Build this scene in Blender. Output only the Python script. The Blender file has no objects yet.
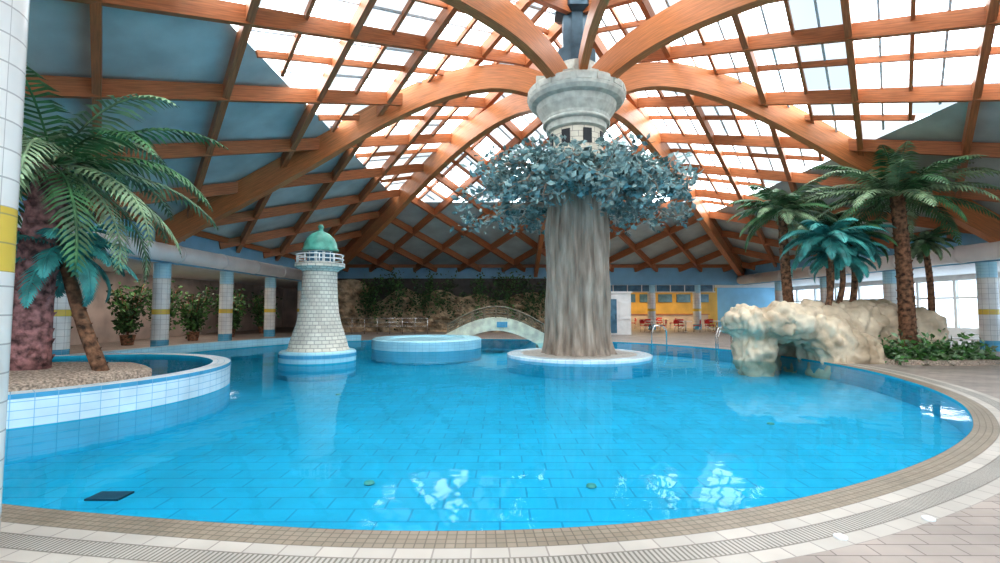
import bpy, bmesh, math, random
from mathutils import Vector, Matrix, noise
random.seed(7)
V3=Vector
HX,HY=2.75,17.0      # hub centre
XL,XR,YB,YF=-13.25,18.75,37.0,-4.0     # main hall rectangle
OL,OR_,OB=-19.0,24.5,42.0               # outer walls
SOF=3.42
# ---------------- builder ----------------
class B:
    def __init__(s): s.v=[];s.f=[];s.m=[];s.s=[];s.uv=[];s.mats=[]
    def mi(s,m):
        if m not in s.mats: s.mats.append(m)
        return s.mats.index(m)
    def add(s,vs,fs,m,smooth=False,uvs=None):
        o=len(s.v); k=s.mi(m)
        s.v+= [tuple(x) for x in vs]
        for i,f in enumerate(fs):
            s.f.append([a+o for a in f]); s.m.append(k); s.s.append(smooth)
            s.uv.append(uvs[i] if uvs else None)
    def box(s,c,sz,m,rz=0):
        c=V3(c);x,y,z=[a/2 for a in sz]; R=Matrix.Rotation(rz,3,'Z')
        vs=[c+R@V3((i*x,j*y,k*z)) for i in(-1,1) for j in(-1,1) for k in(-1,1)]
        s.add(vs,[(0,1,3,2),(4,6,7,5),(0,4,5,1),(2,3,7,6),(0,2,6,4),(1,5,7,3)],m)
    def beam(s,p0,p1,w,h,m,up=(0,0,1)):
        s.sweep([V3(p0),V3(p1)],w,h,m,up)
    def sweep(s,pts,w,h,m,up=(0,0,1)):
        pts=[V3(p) for p in pts]; up=V3(up); vs=[];n=len(pts);L=[0]
        for i in range(1,n): L.append(L[-1]+(pts[i]-pts[i-1]).length)
        for i,p in enumerate(pts):
            t=(pts[min(i+1,n-1)]-pts[max(i-1,0)]).normalized()
            sd=t.cross(up)
            if sd.length<1e-4: sd=V3((1,0,0))
            sd.normalize(); u=sd.cross(t).normalized()
            for a,b in((-1,-1),(1,-1),(1,1),(-1,1)): vs.append(p+sd*(a*w/2)+u*(b*h/2))
        fs=[];uv=[]; off=random.random()*20
        for i in range(n-1):
            for k in range(4):
                k2=(k+1)%4
                fs.append((i*4+k,i*4+k2,i*4+4+k2,i*4+4+k))
                d=w if k%2==0 else h
                uv.append([(L[i]+off,k),(L[i]+off,k+d),(L[i+1]+off,k+d),(L[i+1]+off,k)])
        fs.append((3,2,1,0));uv.append([(0,0)]*4)
        e=(n-1)*4; fs.append((e,e+1,e+2,e+3));uv.append([(0,0)]*4)
        s.add(vs,fs,m,False,uv)
    def lathe(s,prof,c,m,seg=48,smooth=True,fn=None,a0=0,ell=(1,1)):
        c=V3(c);vs=[];n=len(prof);L=[0]
        for i in range(1,n): L.append(L[-1]+math.hypot(prof[i][0]-prof[i-1][0],prof[i][1]-prof[i-1][1]))
        rm=max(p[0] for p in prof)
        for i,(r,z) in enumerate(prof):
            for k in range(seg):
                a=a0+2*math.pi*k/seg
                rr=fn(r,z,a) if fn else r
                vs.append(c+V3((rr*math.cos(a)*ell[0],rr*math.sin(a)*ell[1],z)))
        fs=[];uv=[]
        for i in range(n-1):
            for k in range(seg):
                k2=(k+1)%seg
                fs.append((i*seg+k,i*seg+k2,(i+1)*seg+k2,(i+1)*seg+k))
                u0=2*math.pi*k/seg*rm;u1=2*math.pi*(k+1)/seg*rm
                uv.append([(u0,L[i]),(u1,L[i]),(u1,L[i+1]),(u0,L[i+1])])
        s.add(vs,fs,m,smooth,uv)
    def tube(s,pts,r,m,seg=8,smooth=True):
        pts=[V3(p) for p in pts];n=len(pts)
        if not isinstance(r,(list,tuple)): r=[r]*n
        vs=[];L=[0]
        for i in range(1,n): L.append(L[-1]+(pts[i]-pts[i-1]).length)
        ref=None
        for i,p in enumerate(pts):
            t=(pts[min(i+1,n-1)]-pts[max(i-1,0)]).normalized()
            if ref is None: ref=V3((1,0,0)) if abs(t.x)<.8 else V3((0,1,0))
            a=(ref-t*ref.dot(t)).normalized(); ref=a; b=t.cross(a)
            for k in range(seg):
                q=2*math.pi*k/seg
                vs.append(p+(a*math.cos(q)+b*math.sin(q))*r[i])
        fs=[];uv=[]
        for i in range(n-1):
            for k in range(seg):
                k2=(k+1)%seg
                fs.append((i*seg+k,i*seg+k2,(i+1)*seg+k2,(i+1)*seg+k))
                u0=k/seg*6.28*r[0];u1=(k+1)/seg*6.28*r[0]
                uv.append([(u0,L[i]),(u1,L[i]),(u1,L[i+1]),(u0,L[i+1])])
        fs.append(tuple(reversed(range(seg))));uv.append([(0,0)]*seg)
        e=(n-1)*seg;fs.append(tuple(range(e,e+seg)));uv.append([(0,0)]*seg)
        s.add(vs,fs,m,smooth,uv)
    def done(s,name,origin=None,parent=None):
        if origin is None:
            xs=[v[0] for v in s.v];ys=[v[1] for v in s.v];zs=[v[2] for v in s.v]
            origin=((min(xs)+max(xs))/2,(min(ys)+max(ys))/2,min(zs))
        o=V3(origin)
        me=bpy.data.meshes.new(name)
        me.from_pydata([tuple(V3(v)-o) for v in s.v],[],s.f)
        for m in s.mats: me.materials.append(m)
        me.polygons.foreach_set('material_index',s.m)
        me.polygons.foreach_set('use_smooth',s.s)
        ul=me.uv_layers.new(name='UVMap').data
        flat=[]
        for i,p in enumerate(me.polygons):
            u=s.uv[i]
            if u: 
                for q in u: flat+= [q[0],q[1]]
            else:
                nn=p.normal; ax=0 if abs(nn.x)>max(abs(nn.y),abs(nn.z)) else (1 if abs(nn.y)>abs(nn.z) else 2)
                for vi in p.vertices:
                    c=V3(s.v[vi])
                    flat+= [c.y,c.z] if ax==0 else ([c.x,c.z] if ax==1 else [c.x,c.y])
        ul.foreach_set('uv',flat)
        me.update()
        ob=bpy.data.objects.new(name,me); ob.location=o
        bpy.context.scene.collection.objects.link(ob)
        if parent: 
            ob.parent=parent; ob.location=o-parent.location
        return ob
def empty(name,loc):
    e=bpy.data.objects.new(name,None); e.location=loc; e.empty_display_size=.3
    bpy.context.scene.collection.objects.link(e); return e
# ---------------- materials ----------------
def nm(name):
    m=bpy.data.materials.new(name);m.use_nodes=True
    nt=m.node_tree; return m,nt,nt.nodes,nt.links,nt.nodes['Principled BSDF']
def c4(c): return (c[0],c[1],c[2],1)
def mat(name,base,rough=.5,metal=0,ns=3,amt=.15,stretch=(1,1,1),bump=0,uv=False,spec=.5,emit=None,second=None,contrast=.3):
    m,nt,N,L,P=nm(name)
    P.inputs['Roughness'].default_value=rough;P.inputs['Metallic'].default_value=metal
    P.inputs['Specular IOR Level'].default_value=spec
    tc=N.new('ShaderNodeTexCoord');mp=N.new('ShaderNodeMapping');mp.inputs['Scale'].default_value=stretch
    L.new(tc.outputs['UV' if uv else 'Object'],mp.inputs['Vector'])
    nz=N.new('ShaderNodeTexNoise');nz.inputs['Scale'].default_value=ns;nz.inputs['Detail'].default_value=5
    L.new(mp.outputs[0],nz.inputs['Vector'])
    cr=N.new('ShaderNodeValToRGB');e=cr.color_ramp.elements
    e[0].position=.5-contrast/2-.02;e[1].position=.5+contrast/2
    a=second if second else [x*(1-amt*1.6) for x in base]
    e[0].color=c4(a);e[1].color=c4([min(1,x*(1+amt)) for x in base])
    L.new(nz.outputs['Fac'],cr.inputs[0]);L.new(cr.outputs[0],P.inputs['Base Color'])
    if bump:
        bp=N.new('ShaderNodeBump');bp.inputs['Strength'].default_value=bump;bp.inputs['Distance'].default_value=.05
        L.new(nz.outputs['Fac'],bp.inputs['Height']);L.new(bp.outputs[0],P.inputs['Normal'])
    return m
def brick(name,c1,c2,mo,w,h,ms,rough=.4,offset=.5,bump=.2,vary=.15):
    m,nt,N,L,P=nm(name);P.inputs['Roughness'].default_value=rough
    tc=N.new('ShaderNodeTexCoord');bt=N.new('ShaderNodeTexBrick')
    bt.inputs['Scale'].default_value=1;bt.inputs['Brick Width'].default_value=w;bt.inputs['Row Height'].default_value=h
    bt.inputs['Mortar Size'].default_value=ms;bt.inputs['Color1'].default_value=c4(c1);bt.inputs['Color2'].default_value=c4(c2)
    bt.inputs['Mortar'].default_value=c4(mo);bt.offset=offset;bt.inputs['Mortar Smooth'].default_value=.1
    L.new(tc.outputs['UV'],bt.inputs['Vector'])
    nz=N.new('ShaderNodeTexNoise');nz.inputs['Scale'].default_value=1.3;nz.inputs['Detail'].default_value=4
    L.new(tc.outputs['Object'],nz.inputs['Vector'])
    mr=N.new('ShaderNodeMapRange');mr.inputs['To Min'].default_value=1-vary*2;mr.inputs['To Max'].default_value=1+vary*2
    L.new(nz.outputs['Fac'],mr.inputs['Value'])
    mx=N.new('ShaderNodeMix');mx.data_type='RGBA';mx.blend_type='MULTIPLY';mx.inputs['Factor'].default_value=1
    L.new(bt.outputs['Color'],mx.inputs[6]);L.new(mr.outputs[0],mx.inputs[7]);L.new(mx.outputs[2],P.inputs['Base Color'])
    if bump:
        bp=N.new('ShaderNodeBump');bp.invert=True;bp.inputs['Strength'].default_value=bump;bp.inputs['Distance'].default_value=.01
        L.new(bt.outputs['Fac'],bp.inputs['Height']);L.new(bp.outputs[0],P.inputs['Normal'])
    return m
WOOD=mat('glulam_timber',(.60,.235,.09),.38,ns=3,amt=.22,stretch=(.5,9,1),uv=True,contrast=.5)
WOOD2=mat('rafter_timber',(.46,.17,.068),.45,ns=3,amt=.25,stretch=(.6,9,1),uv=True,contrast=.5)
PANEL=mat('roof_panel_teal',(.54,.62,.61),.5,ns=.8,amt=.12)
WBAR=mat('white_glazing_bar',(.62,.66,.68),.4)
STEEL=mat('hub_steel',(.06,.10,.13),.4,metal=.4)
CHROME=mat('stainless',(.75,.75,.75),.2,metal=1,amt=.03)
def clearglass():
    m,nt,N,L,P=nm('window_glass');N.remove(P);out=N['Material Output'];t=N.new('ShaderNodeBsdfTransparent')
    t.inputs['Color'].default_value=(.55,.62,.68,1);g=N.new('ShaderNodeBsdfGlossy');g.inputs['Roughness'].default_value=.02
    mx=N.new('ShaderNodeMixShader');mx.inputs[0].default_value=.06
    L.new(t.outputs[0],mx.inputs[1]);L.new(g.outputs[0],mx.inputs[2]);L.new(mx.outputs[0],out.inputs[0]);return m
WGL=clearglass()
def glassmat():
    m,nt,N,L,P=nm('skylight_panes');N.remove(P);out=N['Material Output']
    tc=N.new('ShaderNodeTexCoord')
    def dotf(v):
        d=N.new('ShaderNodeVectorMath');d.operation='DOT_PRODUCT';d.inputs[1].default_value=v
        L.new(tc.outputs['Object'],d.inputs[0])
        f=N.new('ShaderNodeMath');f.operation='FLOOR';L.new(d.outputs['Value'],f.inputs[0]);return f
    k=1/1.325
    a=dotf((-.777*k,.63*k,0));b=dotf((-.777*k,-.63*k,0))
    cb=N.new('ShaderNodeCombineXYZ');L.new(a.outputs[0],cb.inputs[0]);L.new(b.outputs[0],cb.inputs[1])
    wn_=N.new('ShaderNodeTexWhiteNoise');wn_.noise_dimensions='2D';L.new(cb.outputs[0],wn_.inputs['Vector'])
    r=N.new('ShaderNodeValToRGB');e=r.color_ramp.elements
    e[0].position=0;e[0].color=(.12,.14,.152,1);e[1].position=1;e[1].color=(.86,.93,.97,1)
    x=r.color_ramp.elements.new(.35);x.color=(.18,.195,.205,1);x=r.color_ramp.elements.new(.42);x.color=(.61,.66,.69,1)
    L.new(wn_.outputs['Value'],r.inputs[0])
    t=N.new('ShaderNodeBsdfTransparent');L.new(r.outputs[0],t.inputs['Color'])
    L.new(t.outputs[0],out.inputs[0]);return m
GLASS=glassmat()
def watermat(name,tint,refl):
    m,nt,N,L,P=nm(name);N.remove(P);out=N['Material Output']
    t=N.new('ShaderNodeBsdfTransparent');t.inputs['Color'].default_value=c4(tint)
    g=N.new('ShaderNodeBsdfGlossy');g.inputs['Roughness'].default_value=.03
    fr=N.new('ShaderNodeFresnel');fr.inputs['IOR'].default_value=1.33
    tc=N.new('ShaderNodeTexCoord');nz=N.new('ShaderNodeTexNoise');nz.inputs['Scale'].default_value=1.6;nz.inputs['Detail'].default_value=2
    L.new(tc.outputs['Object'],nz.inputs['Vector'])
    bp=N.new('ShaderNodeBump');bp.inputs['Strength'].default_value=.055;bp.inputs['Distance'].default_value=.1
    L.new(nz.outputs['Fac'],bp.inputs['Height']);L.new(bp.outputs[0],g.inputs['Normal'])
    mu=N.new('ShaderNodeMath');mu.operation='MULTIPLY';mu.inputs[1].default_value=refl
    L.new(fr.outputs[0],mu.inputs[0]);mx=N.new('ShaderNodeMixShader')
    L.new(mu.outputs[0],mx.inputs[0]);L.new(t.outputs[0],mx.inputs[1]);L.new(g.outputs[0],mx.inputs[2]);L.new(mx.outputs[0],out.inputs[0]);return m
WATER=watermat('pool_water',(.78,.96,1),.55)
POOLT=brick('pool_floor_tile',(.004,.45,.64),(.003,.42,.61),(.002,.31,.49),.62,.31,.012,rough=.6,offset=.5,bump=0,vary=.12)
POOLW=brick('pool_wall_tile',(.01,.53,.70),(.01,.51,.68),(.005,.42,.60),.25,.12,.006,rough=.5,offset=0)
MOSA=brick('curb_mosaic',(.34,.28,.215),(.285,.235,.175),(.17,.14,.105),.07,.06,.005,offset=0)
CREAM=brick('cream_tile',(.56,.51,.45),(.50,.46,.41),(.33,.29,.255),.25,.13,.006,offset=0)
GRATE=brick('overflow_grate',(.50,.46,.41),(.46,.425,.38),(.20,.18,.15),.035,.17,.008,offset=0,bump=.5)
PAVE=brick('deck_paver',(.42,.355,.31),(.35,.295,.255),(.20,.165,.145),.30,.15,.006,rough=.45,vary=.25)
TUBT=brick('white_blue_tile',(.78,.88,.92),(.72,.84,.9),(.32,.58,.74),.25,.12,.005,rough=.25,offset=0)
BLUET=brick('blue_trim_tile',(.12,.45,.66),(.10,.40,.6),(.25,.5,.65),.25,.12,.006,rough=.25,offset=0)
COLT=brick('column_tile',(.84,.84,.8),(.78,.79,.76),(.5,.5,.48),.2,.2,.006,rough=.25,offset=0)
YBAND=brick('yellow_tile',(.80,.60,.12),(.76,.56,.10),(.5,.4,.15),.2,.2,.006,rough=.25,offset=0)
LBLUE=mat('light_blue_paint',(.26,.54,.74),.5,amt=.06,ns=1)
LBLUE2=brick('light_blue_tile',(.46,.76,.85),(.42,.72,.82),(.25,.56,.7),.25,.12,.006,rough=.3,offset=0)
WHITE=mat('white_paint',(.82,.83,.82),.5,amt=.05)
DUCT=mat('duct_paint',(.90,.91,.90),.4,amt=.05,ns=1)
PINK=mat('beige_plaster',(.56,.46,.41),.8,amt=.15,ns=1)
YEL=mat('yellow_plaster',(.75,.50,.14),.7,amt=.1,ns=1)
DARKW=mat('dark_wall',(.07,.065,.06),.8)
BARK=mat('sculpted_bark',(.39,.32,.26),.85,ns=2.2,amt=.3,stretch=(2.2,2.2,.35),bump=.6,second=(.17,.13,.10),contrast=.4)
CONC=mat('carved_concrete',(.56,.59,.54),.8,ns=4,amt=.12,bump=.25)
CREAMS=brick('cream_stone',(.72,.68,.57),(.66,.62,.52),(.40,.36,.30),.4,.2,.012,rough=.7)
LEAFT=mat('grey_green_leaf',(.25,.36,.35),.6,ns=1.7,amt=.35,second=(.085,.145,.145))
LHB=brick('lighthouse_stone',(.84,.78,.67),(.70,.64,.54),(.47,.41,.35),.24,.12,.012,rough=.8,bump=.6,vary=.2)
GREEN=mat('verdigris_dome',(.12,.42,.33),.35,ns=4,amt=.2)
ROCK=mat('sculpted_rock',(.78,.66,.50),.8,ns=1.3,amt=.15,bump=.8,second=(.38,.28,.18),contrast=.4)
SAND=mat('pebble_bed',(.48,.38,.30),.9,ns=28,amt=.35,bump=.8)
PTR1=mat('palm_trunk_pink',(.33,.16,.15),.9,ns=9,amt=.5,bump=.6)
PTR2=mat('palm_trunk_brown',(.22,.11,.06),.9,ns=9,amt=.5,bump=.6)
PGR=mat('palm_leaf_green',(.07,.19,.075),.45,ns=3,amt=.4)
PLG=mat('palm_leaf_light',(.24,.35,.20),.45,ns=3,amt=.4)
PTE=mat('palm_leaf_teal',(.07,.35,.32),.45,ns=3,amt=.35)
BUSH=mat('bush_leaf',(.08,.21,.05),.5,ns=4,amt=.5)
DKLEAF=mat('dark_ivy_leaf',(.045,.11,.035),.6,ns=4,amt=.5)
RED=mat('red_plastic',(.6,.03,.03),.4)
BLUEG=mat('tinted_glass_blue',(.10,.22,.32),.1)
DARK=mat('dark_void',(.02,.025,.03),.6)
# ---------------- helper math ----------------
def cr(pts,per=10):
    out=[];n=len(pts)
    for i in range(n):
        p0,p1,p2,p3=[V3((*pts[(i+k-1)%n],0)) for k in range(4)]
        for j in range(per):
            t=j/per
            out.append(.5*((2*p1)+(p2-p0)*t+(2*p0-5*p1+4*p2-p3)*t*t+(3*p1-p0-3*p2+p3)*t**3))
    return out
DEP=-.5
POOL=[(-9,5.4),(-6.5,4.85),(-4.4,4.2),(-2.4,3.83),(-0.76,3.66),(0.79,3.75),(2.3,4.15),(4,4.95),(5.5,5.9),(6.8,7.0),(8.1,8.6),(9.1,10.6),(9.8,13.2),(9.8,16.5),(8.9,19.5),(6.8,22.6),(3,24.8),(-1,25.6),(-5.5,25.2),(-9,23),(-11,19.6),(-12,16),(-12.4,12.5),(-12.6,9),(-11.4,6.4)]
PC=cr(POOL,10)
NP=len(PC)
NO=[]
for i in range(NP):
    t=(PC[(i+1)%NP]-PC[i-1]).normalized();NO.append(V3((t.y,-t.x,0)))
def off(o,z): return [PC[i]+NO[i]*o+V3((0,0,z)) for i in range(NP)]
LEN=[0]
for i in range(NP): LEN.append(LEN[-1]+(PC[(i+1)%NP]-PC[i]).length)
def strip(b,A,Bp,w,m):
    vs=A+Bp;fs=[];uv=[]
    for i in range(NP):
        j=(i+1)%NP
        fs.append((i,j,NP+j,NP+i)[::-1]);uv.append([(LEN[i],0),(LEN[i+1],0),(LEN[i+1],w),(LEN[i],w)][::-1])
    b.add(vs,fs,m,False,uv)
# ---------------- floor ----------------
def fill(name,loops,m,z):
    bm=bmesh.new();ed=[]
    for lp in loops:
        vs=[bm.verts.new((p.x,p.y,z)) for p in lp]
        for i in range(len(vs)): ed.append(bm.edges.new((vs[i],vs[(i+1)%len(vs)])))
    bmesh.ops.triangle_fill(bm,use_beauty=True,use_dissolve=False,edges=ed)
    for f in bm.faces:
        if f.normal.z<0: f.normal_flip()
    uvl=bm.loops.layers.uv.new('UVMap')
    for f in bm.faces:
        for l in f.loops: l[uvl].uv=(l.vert.co.x,l.vert.co.y)
    me=bpy.data.meshes.new(name);bm.to_mesh(me);bm.free();me.materials.append(m)
    o=bpy.data.objects.new(name,me);bpy.context.scene.collection.objects.link(o);return o
fill('floor',[[V3((OL-.2,YF-.2,0)),V3((OR_+.2,YF-.2,0)),V3((OR_+.2,OB+.2,0)),V3((OL-.2,OB+.2,0))],off(.72,0)],PAVE,0)
pool=empty('swimming_pool',(-1,13,DEP))
def par(o,p): o.parent=p;o.location=o.location-p.location
par(fill('basin_floor',[off(0,0)],POOLT,DEP),pool)
par(fill('water_surface',[off(0,0)],WATER,-.03),pool)
b=B();strip(b,off(0,DEP),off(0,0),-DEP,POOLW)
strip(b,off(0,0),off(.26,0),.24,MOSA);strip(b,off(.26,0),off(.40,0),.13,CREAM)
strip(b,off(.40,0),off(.58,0),.17,GRATE);strip(b,off(.58,0),off(.72,0),.13,CREAM)
b.done('basin_wall_and_coping',None,pool)
b=B()
b.box((-4.45,5.6,DEP+.01),(.38,.24,.02),STEEL)
for (x,y) in((-1.6,6.0),(1.1,5.9),(-4,12),(5,9)): b.lathe([(0.001,0),(.055,0),(.065,-.02)],(x,y,DEP+.03),GREEN,16)  # green discs are small pool lights, modelled without glow
b.done('pool_floor_drain_and_lights',None,pool)
# ---------------- roof ----------------
ZH,ZE=12.9,4.9
DXm,DYb,DYf=16.0,YB-HY,HY-YF
def frac(x,y):
    dx,dy=x-HX,y-HY
    return max(abs(dx)/DXm, dy/DYb if dy>0 else -dy/DYf)
def rz(x,y): return ZH-(ZH-ZE)*frac(x,y)
def RP(x,y,dz=0): return V3((x,y,rz(x,y)+dz))
ceil=empty('ceiling',(HX,HY,ZE))
corn=[(XR,YF),(XR,YB),(XL,YB),(XL,YF)]
g=B();o=B();w=B();wb=B()
SG=[.66,.60,.57,.85]  # right, back, left, front
H0=RP(HX,HY)
def hipf(c,s): return RP(HX+(c[0]-HX)*s,HY+(c[1]-HY)*s)
for k in range(4):
    c1,c2=corn[k],corn[(k+1)%4];s=SG[k]
    p1,p2,q1,q2=hipf(c1,s),hipf(c2,s),hipf(c1,1.03),hipf(c2,1.03)
    g.add([H0,p1,p2],[(0,2,1)],GLASS)
    o.add([p1,q1,q2,p2],[(0,3,2,1)],PANEL)
def gridlines(d,sp,fn,phase=0):
    d=V3((d[0],d[1],0)).normalized();n=V3((-d.y,d.x,0))
    for i in range(-28,29):
        c=V3((HX,HY,0))+n*(i*sp+phase)
        t0,t1=-60,60
        for (pc,dc,lo,hi) in((c.x,d.x,XL,XR),(c.y,d.y,YF,YB)):
            a=(lo-pc)/dc;b_=(hi-pc)/dc
            if a>b_: a,b_=b_,a
            t0=max(t0,a);t1=min(t1,b_)
        if t1-t0<1.5: continue
        fn(c,d,t0,t1)
def woodline(wd,ht,dz):
    def f(c,d,t0,t1):
        N=max(4,int((t1-t0)/.7));pts=[]
        for j in range(N+1):
            p=c+d*(t0+(t1-t0)*j/N);pts.append(RP(p.x,p.y,dz))
        out=[pts[0]]
        for j in range(1,N):
            a=(pts[j]-out[-1]).normalized();b_=(pts[j+1]-pts[j]).normalized()
            if a.dot(b_)<.99999: out.append(pts[j])
        out.append(pts[-1]);w.sweep(out,wd,ht,WOOD2)
    return f
for sx in(1,-1):
    gridlines((sx*.63,.777),2.65,woodline(.17,.42,-.28))
def thinline(bb,wd,ht,dz,m):
    def f(c,d,t0,t1):
        N=max(4,int((t1-t0)/.5));run=[]
        for j in range(N+1):
            p=c+d*(t0+(t1-t0)*j/N)
            dx,dy=p.x-HX,p.y-HY
            if abs(dx)/DXm>(dy/DYb if dy>0 else -dy/DYf): s=SG[0] if dx>0 else SG[2]
            else: s=SG[1] if dy>0 else SG[3]
            if frac(p.x,p.y)<s: run.append(RP(p.x,p.y,dz))
            else:
                if len(run)>1: bb.sweep(run,wd,ht,m)
                run=[]
        if len(run)>1: bb.sweep(run,wd,ht,m)
    return f
for sx in(1,-1): gridlines((sx*.63,.777),2.65,thinline(w,.09,.18,-.12,WOOD2),1.325)
gridlines((.63,.777),1.325,thinline(wb,.06,.06,-.04,WBAR),.6625)
for k in range(4):
    for f in(.985,):
        w.beam(hipf(corn[k],f)-V3((0,0,.16)),hipf(corn[(k+1)%4],f)-V3((0,0,.16)),.12,.25,WOOD2)
g.done('skylight_glazing',(HX,HY,0),ceil);o.done('roof_panels',None,ceil);w.done('lattice_rafters',None,ceil);wb.done('glazing_bars',None,ceil)
prof=[(.7,9.35),(1.6,9.85),(2.7,10.1),(3.9,10.05),(5.2,9.75),(6.6,9.2),(8.2,8.4),(10,7.4),(12,6.35),(14,5.35),(16.0,4.3)]
def rib(tx,ty):
    Dv=V3((tx-HX,ty-HY,0));Rk=Dv.length;u=Dv.normalized();pts=[];n=len(prof);pl=[]
    for (r,z) in prof:
        s=(r-.7)/15.3
        r2=r+ (Rk-16.0)*s**1.3
        pl.append((r2,z))
    for i in range(n-1):
        p=[V3((*pl[max(0,min(n-1,i+q))],0)) for q in(-1,0,1,2)]
        for j in range(4):
            t=j/4
            q=.5*((2*p[1])+(p[2]-p[0])*t+(2*p[0]-5*p[1]+4*p[2]-p[3])*t*t+(3*p[1]-p[0]-3*p[2]+p[3])*t**3)
            pts.append(V3((HX,HY,0))+u*q.x+V3((0,0,q.y)))
    pts.append(V3((HX,HY,0))+u*pl[-1][0]+V3((0,0,pl[-1][1])));return pts
w=B()
ends=corn+[(XR,HY+.6),(XL,HY+1.5),(HX,YB),(HX,YF)]
for e in ends:
    big= e in corn or e[0] in(XL,XR)
    w.sweep(rib(*e),.34 if big else .26,.9 if big else .6,WOOD)
for c in corn: w.beam(H0-V3((0,0,.35)),V3((c[0],c[1],ZE-.3)),.22,.45,WOOD2)
w.done('arched_ribs',None,ceil)
h=B()
h.lathe([(.001,10.1),(.72,10.1),(.72,10.9),(.5,11.0),(.5,12.2),(.8,12.3),(.8,12.8),(.001,12.85)],(HX,HY,0),STEEL,8,False,a0=math.pi/8)
h.done('roof_hub',None,ceil)
b=B();c=B();d=B();z0=SOF
def vwall(b,p,q,za,zb,m): b.add([V3((*p,za)),V3((*q,za)),V3((*q,zb)),V3((*p,zb))],[(0,1,2,3)],m)
vwall(b,(XR,YF),(XR,YB),z0,4.95,LBLUE);vwall(b,(XR,YB),(XL,YB),z0,4.95,LBLUE);vwall(b,(XL,YB),(XL,YF),z0,4.95,LBLUE)
for (xa,xb,ya,yb) in((OL,XL,YF,OB),(XR,OR_,YF,OB),(XL,XR,YB,OB)):
    c.add([(xa,ya,z0),(xb,ya,z0),(xb,yb,z0),(xa,yb,z0)],[(0,1,2,3)],WHITE)
d.tube([(XL+.4,YF+1,3.78),(XL+.4,YB-.5,3.78)],.34,DUCT,20);d.tube([(XR-.4,YF+1,3.78),(XR-.4,YB-.5,3.78)],.34,DUCT,20)
for y in range(-2,36,3):
    for x in(XL+.4,XR-.4): d.tube([(x,y-.06,3.78),(x,y+.06,3.78)],.365,WHITE,20)
b.done('fascia_band',None,ceil);c.done('aisle_soffit',None,ceil);d.done('ventilation_duct',None,ceil)
def column(p,name='tiled_column',r=.3,H=SOF):
    b=B();b.lathe([(r,.0),(r,.4)],p,BLUET,24);b.lathe([(r,.4),(r,1.4)],p,COLT,24);b.lathe([(r,1.4),(r,1.6)],p,YBAND,24);b.lathe([(r,1.6),(r,H-.6)],p,COLT,24);b.lathe([(r,H-.6),(r,H)],p,LBLUE2,24)
    b.done(name)
for y in(14.6,19,23.5,28,32.5): column((XL-.15,y,0))
for y in(9.3,13.9,18.6,23.2,27.8,32.4): column((XR+.15,y,0))
for x in(8.2,11.7,15.2): column((x,YB+.1,0))
b=B();pp=V3((-3.71,3.24,0));b.lathe([(.3,0),(.3,1.9)],pp,COLT,32);b.lathe([(.3,1.9),(.3,2.35)],pp,YBAND,32);b.lathe([(.3,2.35),(.3,8.6)],pp,COLT,32)
b.done('tiled_pillar')
# ---------------- outer walls ----------------
b=B();b.box((OL-.1,(YF+OB)/2,SOF/2),(.2,OB-YF,SOF),PINK);b.done('wall_left')
b=B()
b.box(((OL+4)/2,OB+.1,SOF/2),(4-OL,.2,SOF),PINK);b.box((11.5,OB+.1,SOF/2),(15,.2,SOF),YEL);b.box(((19+OR_)/2,OB+.1,SOF/2),(OR_-19,.2,SOF),LBLUE)
b.done('wall_back')
wn=1
def winwall(name,p,q,H,n):
    global wn
    P,Q=V3((*p,0)),V3((*q,0));b=B()
    b.beam(P+V3((0,0,.3)),Q+V3((0,0,.3)),.2,.6,WHITE);b.beam(P+V3((0,0,H-.15)),Q+V3((0,0,H-.15)),.2,.3,WHITE)
    b.beam(P+V3((0,0,2.2)),Q+V3((0,0,2.2)),.1,.1,WHITE)
    for i in range(n+1):
        s=P.lerp(Q,i/n);b.box((s.x,s.y,H/2),(.16,.16,H),WHITE)
    b.done(name)
    g=B();g.beam(P+V3((0,0,H/2+.15)),Q+V3((0,0,H/2+.15)),.02,H-.9,WGL);g.done('window_%d'%wn);wn+=1
winwall('wall_right',(OR_+.1,YF),(OR_+.1,OB),SOF,20)
winwall('wall_front',(OL,YF-.1),(OR_,YF-.1),4.9,18)  # unseen wall behind camera, glazed full height so daylight fills the hall
# planted rock wall
pw=empty('planted_rock_wall',(-4,34,0))
P=V3((3.4,34,0));Q=V3((-12.2,34,0));nin=V3((0,-1,0))
b=B();b.box((-4.4,34.1,1.87),(15.6,.15,3.74),DARKW);b.done('backing',None,pw)
b=B();nx,nz=120,24;vs=[]
GROT=mat('grotto_stone',(.52,.41,.28),.9,ns=2,amt=.3,bump=.7,second=(.14,.11,.07),contrast=.35)
for j in range(nz+1):
    for i in range(nx+1):
        t=i/nx;z=j/nz*(2.6+1.1*noise.noise(V3((t*7,3,0)))+ (1.0 if t>.8 else 0))
        st=.5*math.floor((1-j/nz)*4)/4
        dd=.25+st*1.6+.35*noise.noise(V3((t*22,z*2.5,1)))+.2*noise.noise(V3((t*60,z*7,4)))
        vs.append(P.lerp(Q,t)+nin*dd+V3((0,0,z)))
fs=[(j*(nx+1)+i,j*(nx+1)+i+1,(j+1)*(nx+1)+i+1,(j+1)*(nx+1)+i) for j in range(nz) for i in range(nx)]
b.add(vs,fs,GROT,False);b.done('rock_face',None,pw)
def leafquad(b,p,s,m,dr=None):
    d=V3((random.gauss(0,1),random.gauss(0,1),random.gauss(0,.7))).normalized() if dr is None else dr
    u=d.cross(V3((random.gauss(0,1),random.gauss(0,1),random.gauss(0,1)))).normalized()
    n=d.cross(u)
    b.add([p,p+d*s*.5+u*s*.28+n*s*.06,p+d*s,p+d*s*.5-u*s*.28+n*s*.06],[(0,1,2,3)],m)
b=B()
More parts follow.
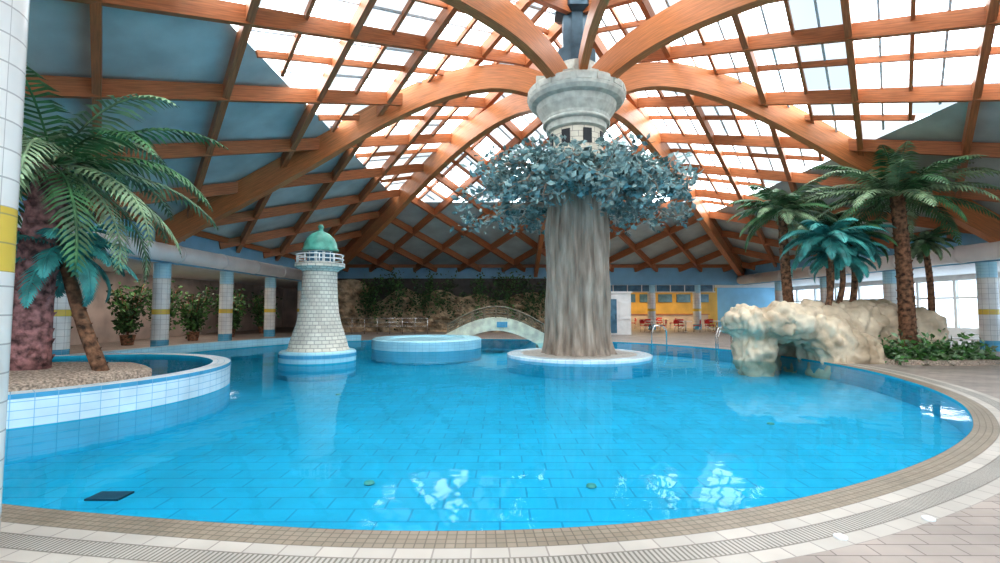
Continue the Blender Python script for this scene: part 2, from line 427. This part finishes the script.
for c in range(75):
    t=random.random()*.85;z=random.uniform(1.1,3.5);cp=P.lerp(Q,t)+nin*random.uniform(.4,1.3)
    mm=random.choice([DKLEAF,DKLEAF,BUSH,DKLEAF])
    for i in range(48):
        leafquad(b,cp+V3((random.gauss(0,.18),random.gauss(0,.12),z+random.gauss(0,.42))),.22,mm)
b.done('hanging_ivy',None,pw)
b=B()
for h2 in(.5,.75,1.0): b.tube([(-11,30.6,h2),(-4.6,30.6,h2)],.02,CHROME,6)
for i in range(9): b.tube([(-11+.8*i,30.6,0),(-11+.8*i,30.6,1.0)],.025,CHROME,6)
b.done('safety_railing')
# ---------------- central tree ----------------
b=B()
def barkfn(r,z,a):
    k=1+.055*math.sin(a*13+math.sin(z*.9)*1.2)+.05*noise.noise(V3((math.cos(a)*3,math.sin(a)*3,z*.6)))*2+.03*math.sin(a*29+z*1.1)
    return r*k
tp=[]
for i in range(41):
    z=i/40*7.1;r=1.0+.28*math.exp(-z/.5)+.12*math.exp(-((z-3)/2.2)**2)*.4
    if z>4.5: r-=.05*(z-4.5)
    tp.append((r,z))
b.lathe(tp,(HX,HY,-.05),BARK,120,True,barkfn)
b.lathe([(2.5,DEP),(2.5,-.04)],(HX,HY,0),POOLW,64,False);b.lathe([(2.5,-.04),(2.5,.05),(2.45,.07),(2.0,.07)],(HX,HY,0),TUBT,64,False);b.lathe([(2.0,.07),(1.0,.07)],(HX,HY,0),CREAM,64,False)
b.lathe([(.95,6.9),(.95,8.15)],(HX,HY,0),CREAMS,32,True)
for i in range(8):
    a=i*math.pi/4+.25
    b.box((HX+.93*math.cos(a),HY+.93*math.sin(a),7.55),(.1,.30,.5),DARK,a)
b.lathe([(.95,7.9),(1.06,7.95),(1.08,8.15),(1.14,8.2),(1.2,8.4),(1.38,8.68),(1.44,8.88),(1.62,8.93),(1.72,9.05),(1.74,9.12),(1.74,9.40),(1.68,9.46),(1.3,9.5),(1.25,9.75),(.85,9.9),(.8,10.3),(.3,10.3)],(HX,HY,0),CONC,48,False)
b.lathe([(1.15,8.17),(1.2,8.2),(1.2,8.26),(1.16,8.3)],(HX,HY,0),CONC,48,True)
for i in range(16):
    a=i*math.pi/8
    b.box((HX+1.71*math.cos(a),HY+1.71*math.sin(a),9.26),(.08,.50,.20),CONC,a)
for i in range(8):
    a=i*math.pi/4
    b.box((HX+1.0*math.cos(a),HY+1.0*math.sin(a),9.7),(.9,.5,.5),CONC,a)
for i in range(38):
    az=i*2.399+random.uniform(-.2,.2);r1=random.uniform(2.5,3.9);z0=random.uniform(5.3,6.3)
    zt=z0+random.uniform(-.9,.3) if r1>3 else z0+random.uniform(-.2,.6)
    d=V3((math.cos(az),math.sin(az),0));pts=[]
    for j in range(7):
        t=j/6;pts.append(V3((HX,HY,0))+d*(.8+(r1-.8)*t)+V3((.15*math.sin(t*5+i),.15*math.cos(t*4+i),z0+(zt-z0)*t+.45*math.sin(t*3.1))))
    b.tube(pts,[.11-.085*j/6 for j in range(7)],BARK,6)
    for j in range(2,7):
        for q in range(3):
            cc=pts[j]+V3((random.gauss(0,.32),random.gauss(0,.32),random.gauss(0,.22)))
            b.tube([pts[j],cc],[.02,.01],BARK,4)
            for l in range(15):
                leafquad(b,cc+V3((random.gauss(0,.17),random.gauss(0,.17),random.gauss(0,.13))),random.uniform(.18,.32),LEAFT)
b.done('tree_tower',(HX,HY,0))
# ---------------- lighthouse ----------------
lx,ly=-5.75,15.3
b=B()
b.lathe([(1.15,DEP),(1.15,0)],(lx,ly,0),POOLW,48,False)
b.lathe([(1.15,0),(1.15,.28),(1.1,.33),(.001,.33)],(lx,ly,0),LBLUE2,48,False)
b.lathe([(1.16,.14),(1.165,.24)],(lx,ly,0),BLUET,48,False)
b.lathe([(.95,.33),(.9,.42),(.86,.6),(.78,.85),(.68,1.15),(.6,1.5),(.55,2.0),(.52,2.85)],(lx,ly,0),LHB,40)
b.lathe([(.52,2.8),(.66,2.9),(.76,2.95),(.76,3.07),(.001,3.07)],(lx,ly,0),LHB,40,False)
b.lathe([(.38,3.05),(.38,3.5)],(lx,ly,0),WHITE,12,False)
for i in range(10):
    a=i*math.pi/5;b.tube([(lx+.71*math.cos(a),ly+.71*math.sin(a),3.05),(lx+.71*math.cos(a),ly+.71*math.sin(a),3.32)],.022,WHITE,6)
    b.box((lx+.38*math.cos(a),ly+.38*math.sin(a),3.28),(.03,.14,.3),BLUEG,a)
for z in(3.2,3.33):b.tube([(lx+.71*math.cos(i*math.pi/12),ly+.71*math.sin(i*math.pi/12),z) for i in range(25)],.022,WHITE,6)
b.lathe([(.55,3.46),(.56,3.52),(.52,3.56),(.5,3.7),(.42,3.88),(.28,4.02),(.1,4.1),(.07,4.12),(.07,4.2),(.1,4.25),(.05,4.32),(.001,4.33)],(lx,ly,0),GREEN,24)
b.lathe([(.55,3.46),(.001,3.46)],(lx,ly,0),GREEN,24)
b.done('lighthouse',(lx,ly,0))
# ---------------- blue platform, bridge ----------------
b=B();b.lathe([(2.3,DEP),(2.3,-.02)],(-3.1,20.6,0),POOLW,64,False);b.lathe([(2.3,-.02),(2.3,.34),(2.2,.4),(1.6,.4),(1.55,.34),(.001,.34)],(-3.1,20.6,0),LBLUE2,64,False)
b.done('round_splash_basin',(-3.1,20.6,0))
b=B()
x0,x1=-2.5,2.1;YA,YC=23.1,24.5
BRC=mat('bridge_cream',(.92,.84,.66),.6);BRM=mat('bridge_rail_bronze',(.24,.20,.14),.35,metal=.3)
def bz(x,base,hh): t=(x-x0)/(x1-x0);return base+hh*math.sin(math.pi*t)
xs=[x0+(x1-x0)*i/24 for i in range(25)]
for yy in(YA,YC):
    b.sweep([(x,yy,bz(x,.1,.78)) for x in xs],.12,.62,BRC)
    for h2 in(.38,.52,.67,.82):
        b.tube([(x,yy,bz(x,.05,.85)+h2) for x in xs],.04 if h2>.8 else .022,BRM,6)
    for i in range(0,25,3):
        x=xs[i];b.tube([(x,yy,bz(x,.05,.85)),(x,yy,bz(x,.05,.85)+.82)],.03,BRM,6)
b.sweep([(x,(YA+YC)/2,bz(x,.05,.78)) for x in xs],YC-YA,.12,BRC)
for x in(x0+.1,x1-.1): b.box((x,(YA+YC)/2,-.2),(.35,1.5,.6),BRC)
b.box((.1,YA-.08,.86),(.5,.03,.26),BLUET)
b.done('arched_footbridge')
b=B()
pts=[PC[i]+NO[i]*.3+V3((0,0,.14)) for i in range(184,222)]
b.sweep(pts,.5,.28,LBLUE2);b.done('raised_pool_wall')
# ---------------- left whirlpool ----------------
tx,ty,tr=-9.3,9.3,3.6
b=B()
b.lathe([(tr,DEP),(tr,-.02)],(tx,ty,0),POOLW,96,False)
b.lathe([(tr,-.02),(tr,.38)],(tx,ty,0),TUBT,96,False);b.lathe([(tr,.38),(tr,.45)],(tx,ty,0),BLUET,96,False)
b.lathe([(tr,.45),(tr-.35,.45)],(tx,ty,0),TUBT,96,False);b.lathe([(tr-.35,.45),(tr-.35,-.3)],(tx,ty,0),POOLW,96,False);b.lathe([(tr-.35,-.3),(.001,-.3)],(tx,ty,0),POOLT,96,False)
b.lathe([(tr-.35,.38),(.001,.38)],(tx,ty,0),WATER,96,False)
def mf(r,z,a): return r*(1+.08*math.sin(3*a)+.04*math.sin(7*a))
b.lathe([(1.75,-.3),(1.75,.5),(1.6,.56),(1.2,.6),(.6,.66),(.001,.7)],(-8.25,8.3,0),SAND,48,True,mf)
b.done('whirlpool_tub',(tx,ty,0))
# ---------------- palms ----------------
def frond(b,base,az,el,L,droop,m,ll,n=26,wd=.05,flop=.35):
    d=V3((math.cos(az),math.sin(az),0));side=V3((-d.y,d.x,0));p=V3(base);pts=[p.copy()];seg=n;ds=L/seg;e=el;tans=[]
    for i in range(seg):
        t=d*math.cos(e)+V3((0,0,math.sin(e)));tans.append(t);p=p+t*ds;pts.append(p.copy());e-=droop/seg*(0.4+1.2*i/seg)
    b.tube(pts[::3]+[pts[-1]],[.022]*len(pts[::3])+[.006],m,4)
    for i in range(3,seg+1):
        t=tans[min(i,seg-1)];f=i/seg;l=ll*math.sin(math.pi*min(1,.18+.8*f))**.6*(1.05-.35*f)
        for s in(-1,1):
            dr=(side*s*.85+t*.6+V3((0,0,.12-flop*random.uniform(.5,1.2)))).normalized()
            dr2=(dr+V3((0,0,-flop*1.3))).normalized()
            wv=t*wd*.5
            a=pts[i];m1=a+dr*l*.5;tip=m1+dr2*l*.5
            b.add([a-wv*.6,a+wv*.6,m1+wv,m1-wv,tip],[(0,1,2,3),(3,2,4)],m)
def palm(name,base,top,r,L,nf,leafm,trunkm,ll=.5,stub=True,els=(-.35,1.1),droop=1.3,wd=.05,leaf2=None,bend=.15):
    b=B();base=V3(base);top=V3(top);n=10
    pts=[base.lerp(top,i/n)+V3((bend*math.sin(math.pi*i/n),0,0)) for i in range(n+1)]
    b.tube(pts,[r*(1.15-.25*i/n) for i in range(n+1)],trunkm,12)
    H=(top-base).length
    if stub:
        ns=int(H/.055)
        for i in range(ns):
            t=i/ns;p=base.lerp(top,t)+V3((bend*math.sin(math.pi*t),0,0));az=i*2.399
            d=V3((math.cos(az),math.sin(az),0));s=V3((-d.y,d.x,0));rr=r*(1.12-.25*t)
            q=p+d*rr*.85;w=r*.42
            b.add([q-s*w,q+s*w,q+d*r*.32+s*w*.5+V3((0,0,r*.55)),q+d*r*.32-s*w*.5+V3((0,0,r*.55)),q+V3((0,0,r*.5))],[(0,1,2,3),(3,2,4),(0,3,4),(1,4,2)],trunkm)
    for i in range(nf):
        az=i*2.399+random.uniform(-.2,.2);f=i/nf
        el=els[0]+(els[1]-els[0])*f+random.uniform(-.1,.1)
        m=leafm if (leaf2 is None or random.random()<.45) else leaf2
        frond(b,top+V3((0,0,.05)),az,el,L*random.uniform(.82,1.08),droop*random.uniform(.8,1.2),m,ll,wd=wd)
    b.done(name,tuple(base))
palm('palm_tree',(-7.85,8.05,.55),(-7.65,8.1,4.05),.26,2.75,36,PGR,PTR1,ll=.6,els=(-.5,1.0),droop=1.4,wd=.07,leaf2=PLG,bend=-.08)
palm('palm_tree',(-6.85,8.35,.5),(-7.65,8.35,2.65),.10,1.25,22,PTE,PTR2,ll=.38,els=(-.5,.8),droop=1.5,wd=.06,bend=-.05)
palm('palm_tree',(13.2,15.6,.2),(13.05,15.6,5.3),.21,2.75,36,PGR,PTR2,ll=.62,els=(-.2,1.0),droop=1.1,wd=.09,leaf2=PLG,bend=.05)
palm('palm_tree',(10.2,16.9,1.3),(10.1,17.0,5.1),.15,2.0,28,PGR,PTR2,ll=.5,els=(-.25,1.0),droop=1.2,wd=.08,leaf2=PLG,bend=-.05)
palm('palm_tree',(10.6,15.6,1.5),(10.7,15.6,3.9),.08,1.7,26,PTE,PTR2,ll=.42,els=(-.3,.8),droop=1.5,wd=.08,leaf2=PTE)
palm('palm_tree',(11.1,15.9,1.5),(11.4,16.0,3.4),.08,1.4,20,PTE,PTR2,ll=.42,els=(-.3,.8),droop=1.5,wd=.08)
palm('palm_tree',(11.9,16.3,1.5),(12.1,16.5,4.1),.09,1.5,24,PGR,PTR2,ll=.42,els=(-.3,.8),droop=1.5,wd=.08,leaf2=PTE)
palm('palm_tree',(12.6,18.6,0),(12.7,18.6,4.7),.11,1.6,24,PGR,PTR2,ll=.42,els=(-.3,.9),droop=1.4,wd=.08,leaf2=PLG)
palm('palm_tree',(15.3,17.2,0),(15.3,17.2,4.0),.10,1.0,24,PGR,PTR2,ll=.3,els=(-.5,1.0),droop=1.4,wd=.06,leaf2=PLG)
# ---------------- rocks ----------------
def blobs(name,lst,cuts,m,voxel=.08,disp=.17):
    b=B()
    for (x,y,z,rx,ry,rz_) in lst:
        pr=[(max(.001,math.cos(t)),math.sin(t)) for t in [(-math.pi/2+math.pi*i/16) for i in range(17)]]
        vs=[];seg=24
        for r,zz in pr:
            for k in range(seg):
                a=2*math.pi*k/seg;vs.append((x+rx*r*math.cos(a),y+ry*r*math.sin(a),z+rz_*zz))
        fs=[(i*seg+k,i*seg+(k+1)%seg,(i+1)*seg+(k+1)%seg,(i+1)*seg+k) for i in range(16) for k in range(seg)]
        fs.append(tuple(reversed(range(seg))));fs.append(tuple(range(16*seg,17*seg)))
        b.add(vs,fs,m,True)
    ob=b.done(name+'_src')
    rm=ob.modifiers.new('r','REMESH');rm.mode='VOXEL';rm.voxel_size=voxel
    cs=[]
    for cdef in cuts:
        c=B();p0,p1,rad=cdef;c.tube([p0,p1],rad,m,20);co=c.done('cutter');cs.append(co)
        bo=ob.modifiers.new('b','BOOLEAN');bo.operation='DIFFERENCE';bo.object=co;bo.solver='EXACT'
    r2=ob.modifiers.new('r2','REMESH');r2.mode='VOXEL';r2.voxel_size=voxel*.8
    dg=bpy.context.evaluated_depsgraph_get();dg.update()
    me=bpy.data.meshes.new_from_object(ob.evaluated_get(dg))
    loc=ob.location.copy()
    bpy.data.objects.remove(ob)
    for c in cs: bpy.data.objects.remove(c)
    me.update()
    nn=[v.normal.copy() for v in me.vertices]
    for v,n in zip(me.vertices,nn):
        q=v.co+loc
        rid=1-abs(noise.noise(q*1.4+V3((5,2,1))))*2
        d=disp*(noise.noise(q*1.1)+.5*noise.noise(q*2.6)+.5*noise.noise(q*6))-.10*rid**4-.11*max(0,(1-abs(noise.noise(V3((q.x*3,q.y*3,q.z*1.0))))*2))**3
        v.co=v.co+n*d
    me.name=name;me.polygons.foreach_set('use_smooth',[True]*len(me.polygons))
    me.materials.clear();me.materials.append(m)
    o=bpy.data.objects.new(name,me);o.location=loc;bpy.context.scene.collection.objects.link(o);return o
blobs('rock_grotto',[(8.25,15.7,0,.7,.7,1.0),(8.2,15.7,1.2,.9,.85,.6),(9.3,15.5,1.2,1.3,1.0,.66),(9.5,16.7,.3,1.5,.9,1.35),(10.45,15.1,.1,.8,.9,1.4),(11.1,14.9,.0,.8,.7,.95),(10.75,14.7,-.1,.7,.5,.8),
 (10.8,16.1,.9,1.4,1.0,1.05),(12.0,16.3,.85,1.2,.9,1.1),(13.0,16.5,.8,1.0,.9,1.05),(14.4,16.8,.75,.95,.8,1.0),(13.6,17.2,.8,1.2,.9,1.15)],[((9.3,12.5,-.02),(9.3,16.7,-.02),.62)],ROCK)
b=B()
for c in range(85):
    x=random.uniform(11.6,14.9);y=random.uniform(13.9,14.9)+.1*(x-11)
    hh=random.uniform(.15,.45)
    for l in range(34): 
        p=V3((x+random.gauss(0,.14),y+random.gauss(0,.14),.05+abs(random.gauss(0,hh*.7))))
        leafquad(b,p,random.uniform(.13,.24),BUSH if random.random()<.6 else PLG)
b.lathe([(2.1,0),(2.1,.12),(1.9,.14),(.001,.18)],(13.1,14.7,0),SAND,40,True,None,0,(1,.42))
b.done('plant_bed')
# ---------------- aisle plants, furniture ----------------
def shrub(x,y,h,name='potted_shrub'):
    b=B();b.lathe([(.22,0),(.3,.45),(.27,.45),(.25,.38),(.001,.38)],(x,y,0),PTR2,20)
    for s in range(11):
        az=s*2.4;tip=V3((x+.65*math.cos(az),y+.65*math.sin(az),h*random.uniform(.6,1)))
        b.tube([(x,y,.35),(x+.12*math.cos(az),y+.12*math.sin(az),h*.4),tip],.02,PTR2,5)
        for l in range(70):
            t=random.random();p=V3((x,y,.6)).lerp(tip,t)+V3((random.gauss(0,.18),random.gauss(0,.18),random.gauss(0,.16)))
            leafquad(b,p,.24,BUSH if random.random()<.5 else DKLEAF)
    b.done(name,(x,y,0))
for x,y,h in((-15.6,24.5,2.7),(-15.4,27.5,2.5),(-16.6,21.5,2.8),(-15.5,31.5,2.6),(-16.5,17.5,2.7),(-16.6,29.5,2.8),(-17.5,25,2.8)): shrub(x,y,h)
def chair(x,y,a):
    b=B();R=Matrix.Rotation(a,3,'Z')
    def P(q): return V3((x,y,0))+R@V3(q)
    for i in(-1,1):
        for j in(-1,1): b.tube([P((i*.2,j*.2,0)),P((i*.18,j*.18,.45))],.018,CHROME,6)
        b.tube([P((i*.18,.19,.45)),P((i*.17,.25,.85))],.018,CHROME,6)
    b.box(P((0,0,.46)),(.44,.43,.04),RED,a);b.box(P((0,.23,.72)),(.42,.04,.28),RED,a)
    b.done('cafe_chair',(x,y,0))
def table(x,y):
    b=B();b.lathe([(.001,.02),(.28,.02),(.28,0)],(x,y,0),CHROME,20);b.tube([(x,y,0),(x,y,.72)],.04,CHROME,8)
    b.lathe([(.001,.76),(.42,.76),(.42,.72),(.001,.72)],(x,y,0),WHITE,28,False);b.done('cafe_table',(x,y,0))
for x,y in((10.6,33.6),(12.8,33.2),(15,33.4),(10,38.9),(13.2,38.9)):
    table(x,y)
    for s in(0,2.1,4.2): chair(x+.72*math.sin(s),y+.72*math.cos(s),-s)
b=B();b.box((7.2,30.6,1.3),(1.9,1.4,2.6),WHITE);b.box((6.85,29.88,1.15),(.8,.04,2.1),BLUEG);b.box((7.75,29.88,1.5),(.6,.04,1.1),DUCT)
b.box((7.2,30.6,2.64),(2.05,1.55,.08),DUCT);b.box((7.18,29.86,1.1),(.03,.05,.25),DARK)
b.done('white_kiosk',(7.2,30.6,0))
b=B();b.box((13,40.8,.55),(9,.7,1.1),PINK);b.box((13,40.8,1.13),(9.2,.85,.06),WOOD2);b.done('cafe_counter',(13,40.8,0))
b=B()
for i in range(6): b.box((9.6+i*1.6,41.9,2.5),(1.2,.08,.7),BLUEG)
b.done('menu_boards')
b=B();b.box((12.0,YB-.05,3.15),(9,.08,.5),BLUEG)
for i in range(9): b.box((7.6+i*1.1,YB-.1,3.15),(.07,.06,.56),WHITE)
b.box((12.0,YB-.1,2.88),(9.1,.1,.06),WHITE)
b.done('transom_window')
def lounger(x,y,a):
    b=B();R=Matrix.Rotation(a,3,'Z')
    def P(q): return V3((x,y,0))+R@V3(q)
    for s in(-.3,.3):
        b.tube([P((s,-.9,.32)),P((s,.3,.32)),P((s,.9,.75))],.022,WHITE,6)
        for yy in(-.75,.25): b.tube([P((s,yy,0)),P((s,yy,.32))],.02,WHITE,6)
    for i in range(16):
        t=-.88+i*.075;b.beam(P((-.3,t,.33)),P((.3,t,.33)),.05,.015,WHITE)
    for i in range(8):
        t=i/8;b.beam(P((-.3,.32+.56*t,.34+.42*t)),P((.3,.32+.56*t,.34+.42*t)),.05,.015,WHITE)
    b.done('sun_lounger',(x,y,0))
for x,y in((20.2,21.4),(21.4,21.2),(22.6,21.5),(20.6,25),(22,25.2)): lounger(x,y,.4)
for (x,y) in((8.9,18.9),(7.2,21.6)):
    b=B()
    for s in(0,.55):
        b.tube([(x-.5+s*.3,y-.3+s,-.5),(x-.5+s*.3,y-.3+s,.5),(x-.35+s*.3,y-.25+s,.85),(x+.1+s*.3,y+.0+s,.85),(x+.3+s*.3,y+.1+s,.6),(x+.3+s*.3,y+.1+s,0)],.024,CHROME,8)
    b.done('pool_handrail')
for x,y in((2.45,3.55),(3.35,3.85)):
    b=B();b.lathe([(.045,0),(.045,.012),(.03,.02),(.001,.02)],(x,y,0),WHITE,20);b.done('deck_cap',(x,y,0))
# ---------------- lights ----------------
def area(name,loc,sz,pw,col,rot=(0,0,0)):
    l=bpy.data.lights.new(name,'AREA');l.shape='RECTANGLE';l.size=sz[0];l.size_y=sz[1];l.energy=pw;l.color=col
    o=bpy.data.objects.new(name,l);o.location=loc;o.rotation_euler=rot;bpy.context.scene.collection.objects.link(o)
area('cafe_ceiling_light',(12.5,39,SOF-.06),(9,1.2),260,(1,.76,.40))
area('aisle_fill_left',(-16,24,SOF-.06),(1,10),170,(1,.88,.80))  # added fill under the soffit to brighten the dark left aisle
area('aisle_fill_right',(21.5,25,SOF-.06),(1,5),100,(1,.95,.9))  # same kind of added fill for the right aisle, no visible fitting
W=bpy.data.worlds.new('overcast_sky');bpy.context.scene.world=W;W.use_nodes=True
n=W.node_tree.nodes;l=W.node_tree.links;bg=n['Background']
tc=n.new('ShaderNodeTexCoord');nz=n.new('ShaderNodeTexNoise');nz.inputs['Scale'].default_value=2.5;nz.inputs['Detail'].default_value=4
l.new(tc.outputs['Generated'],nz.inputs['Vector'])
crn=n.new('ShaderNodeValToRGB');crn.color_ramp.elements[0].color=(.88,.93,.99,1);crn.color_ramp.elements[1].color=(1,.985,.96,1)
crn.color_ramp.elements[0].position=.35;crn.color_ramp.elements[1].position=.6
l.new(nz.outputs['Fac'],crn.inputs[0]);l.new(crn.outputs[0],bg.inputs['Color']);bg.inputs['Strength'].default_value=6.6
# ---------------- camera ----------------
cam=bpy.data.cameras.new('camera');co=bpy.data.objects.new('camera',cam);bpy.context.scene.collection.objects.link(co)
co.location=(0,0,1.65);co.rotation_euler=(math.radians(93.16),0,0);cam.lens=17.28;cam.sensor_width=36;cam.clip_start=.05
bpy.context.scene.camera=co
vs=bpy.context.scene.view_settings;vs.view_transform='Standard';vs.exposure=0.25;vs.gamma=.88
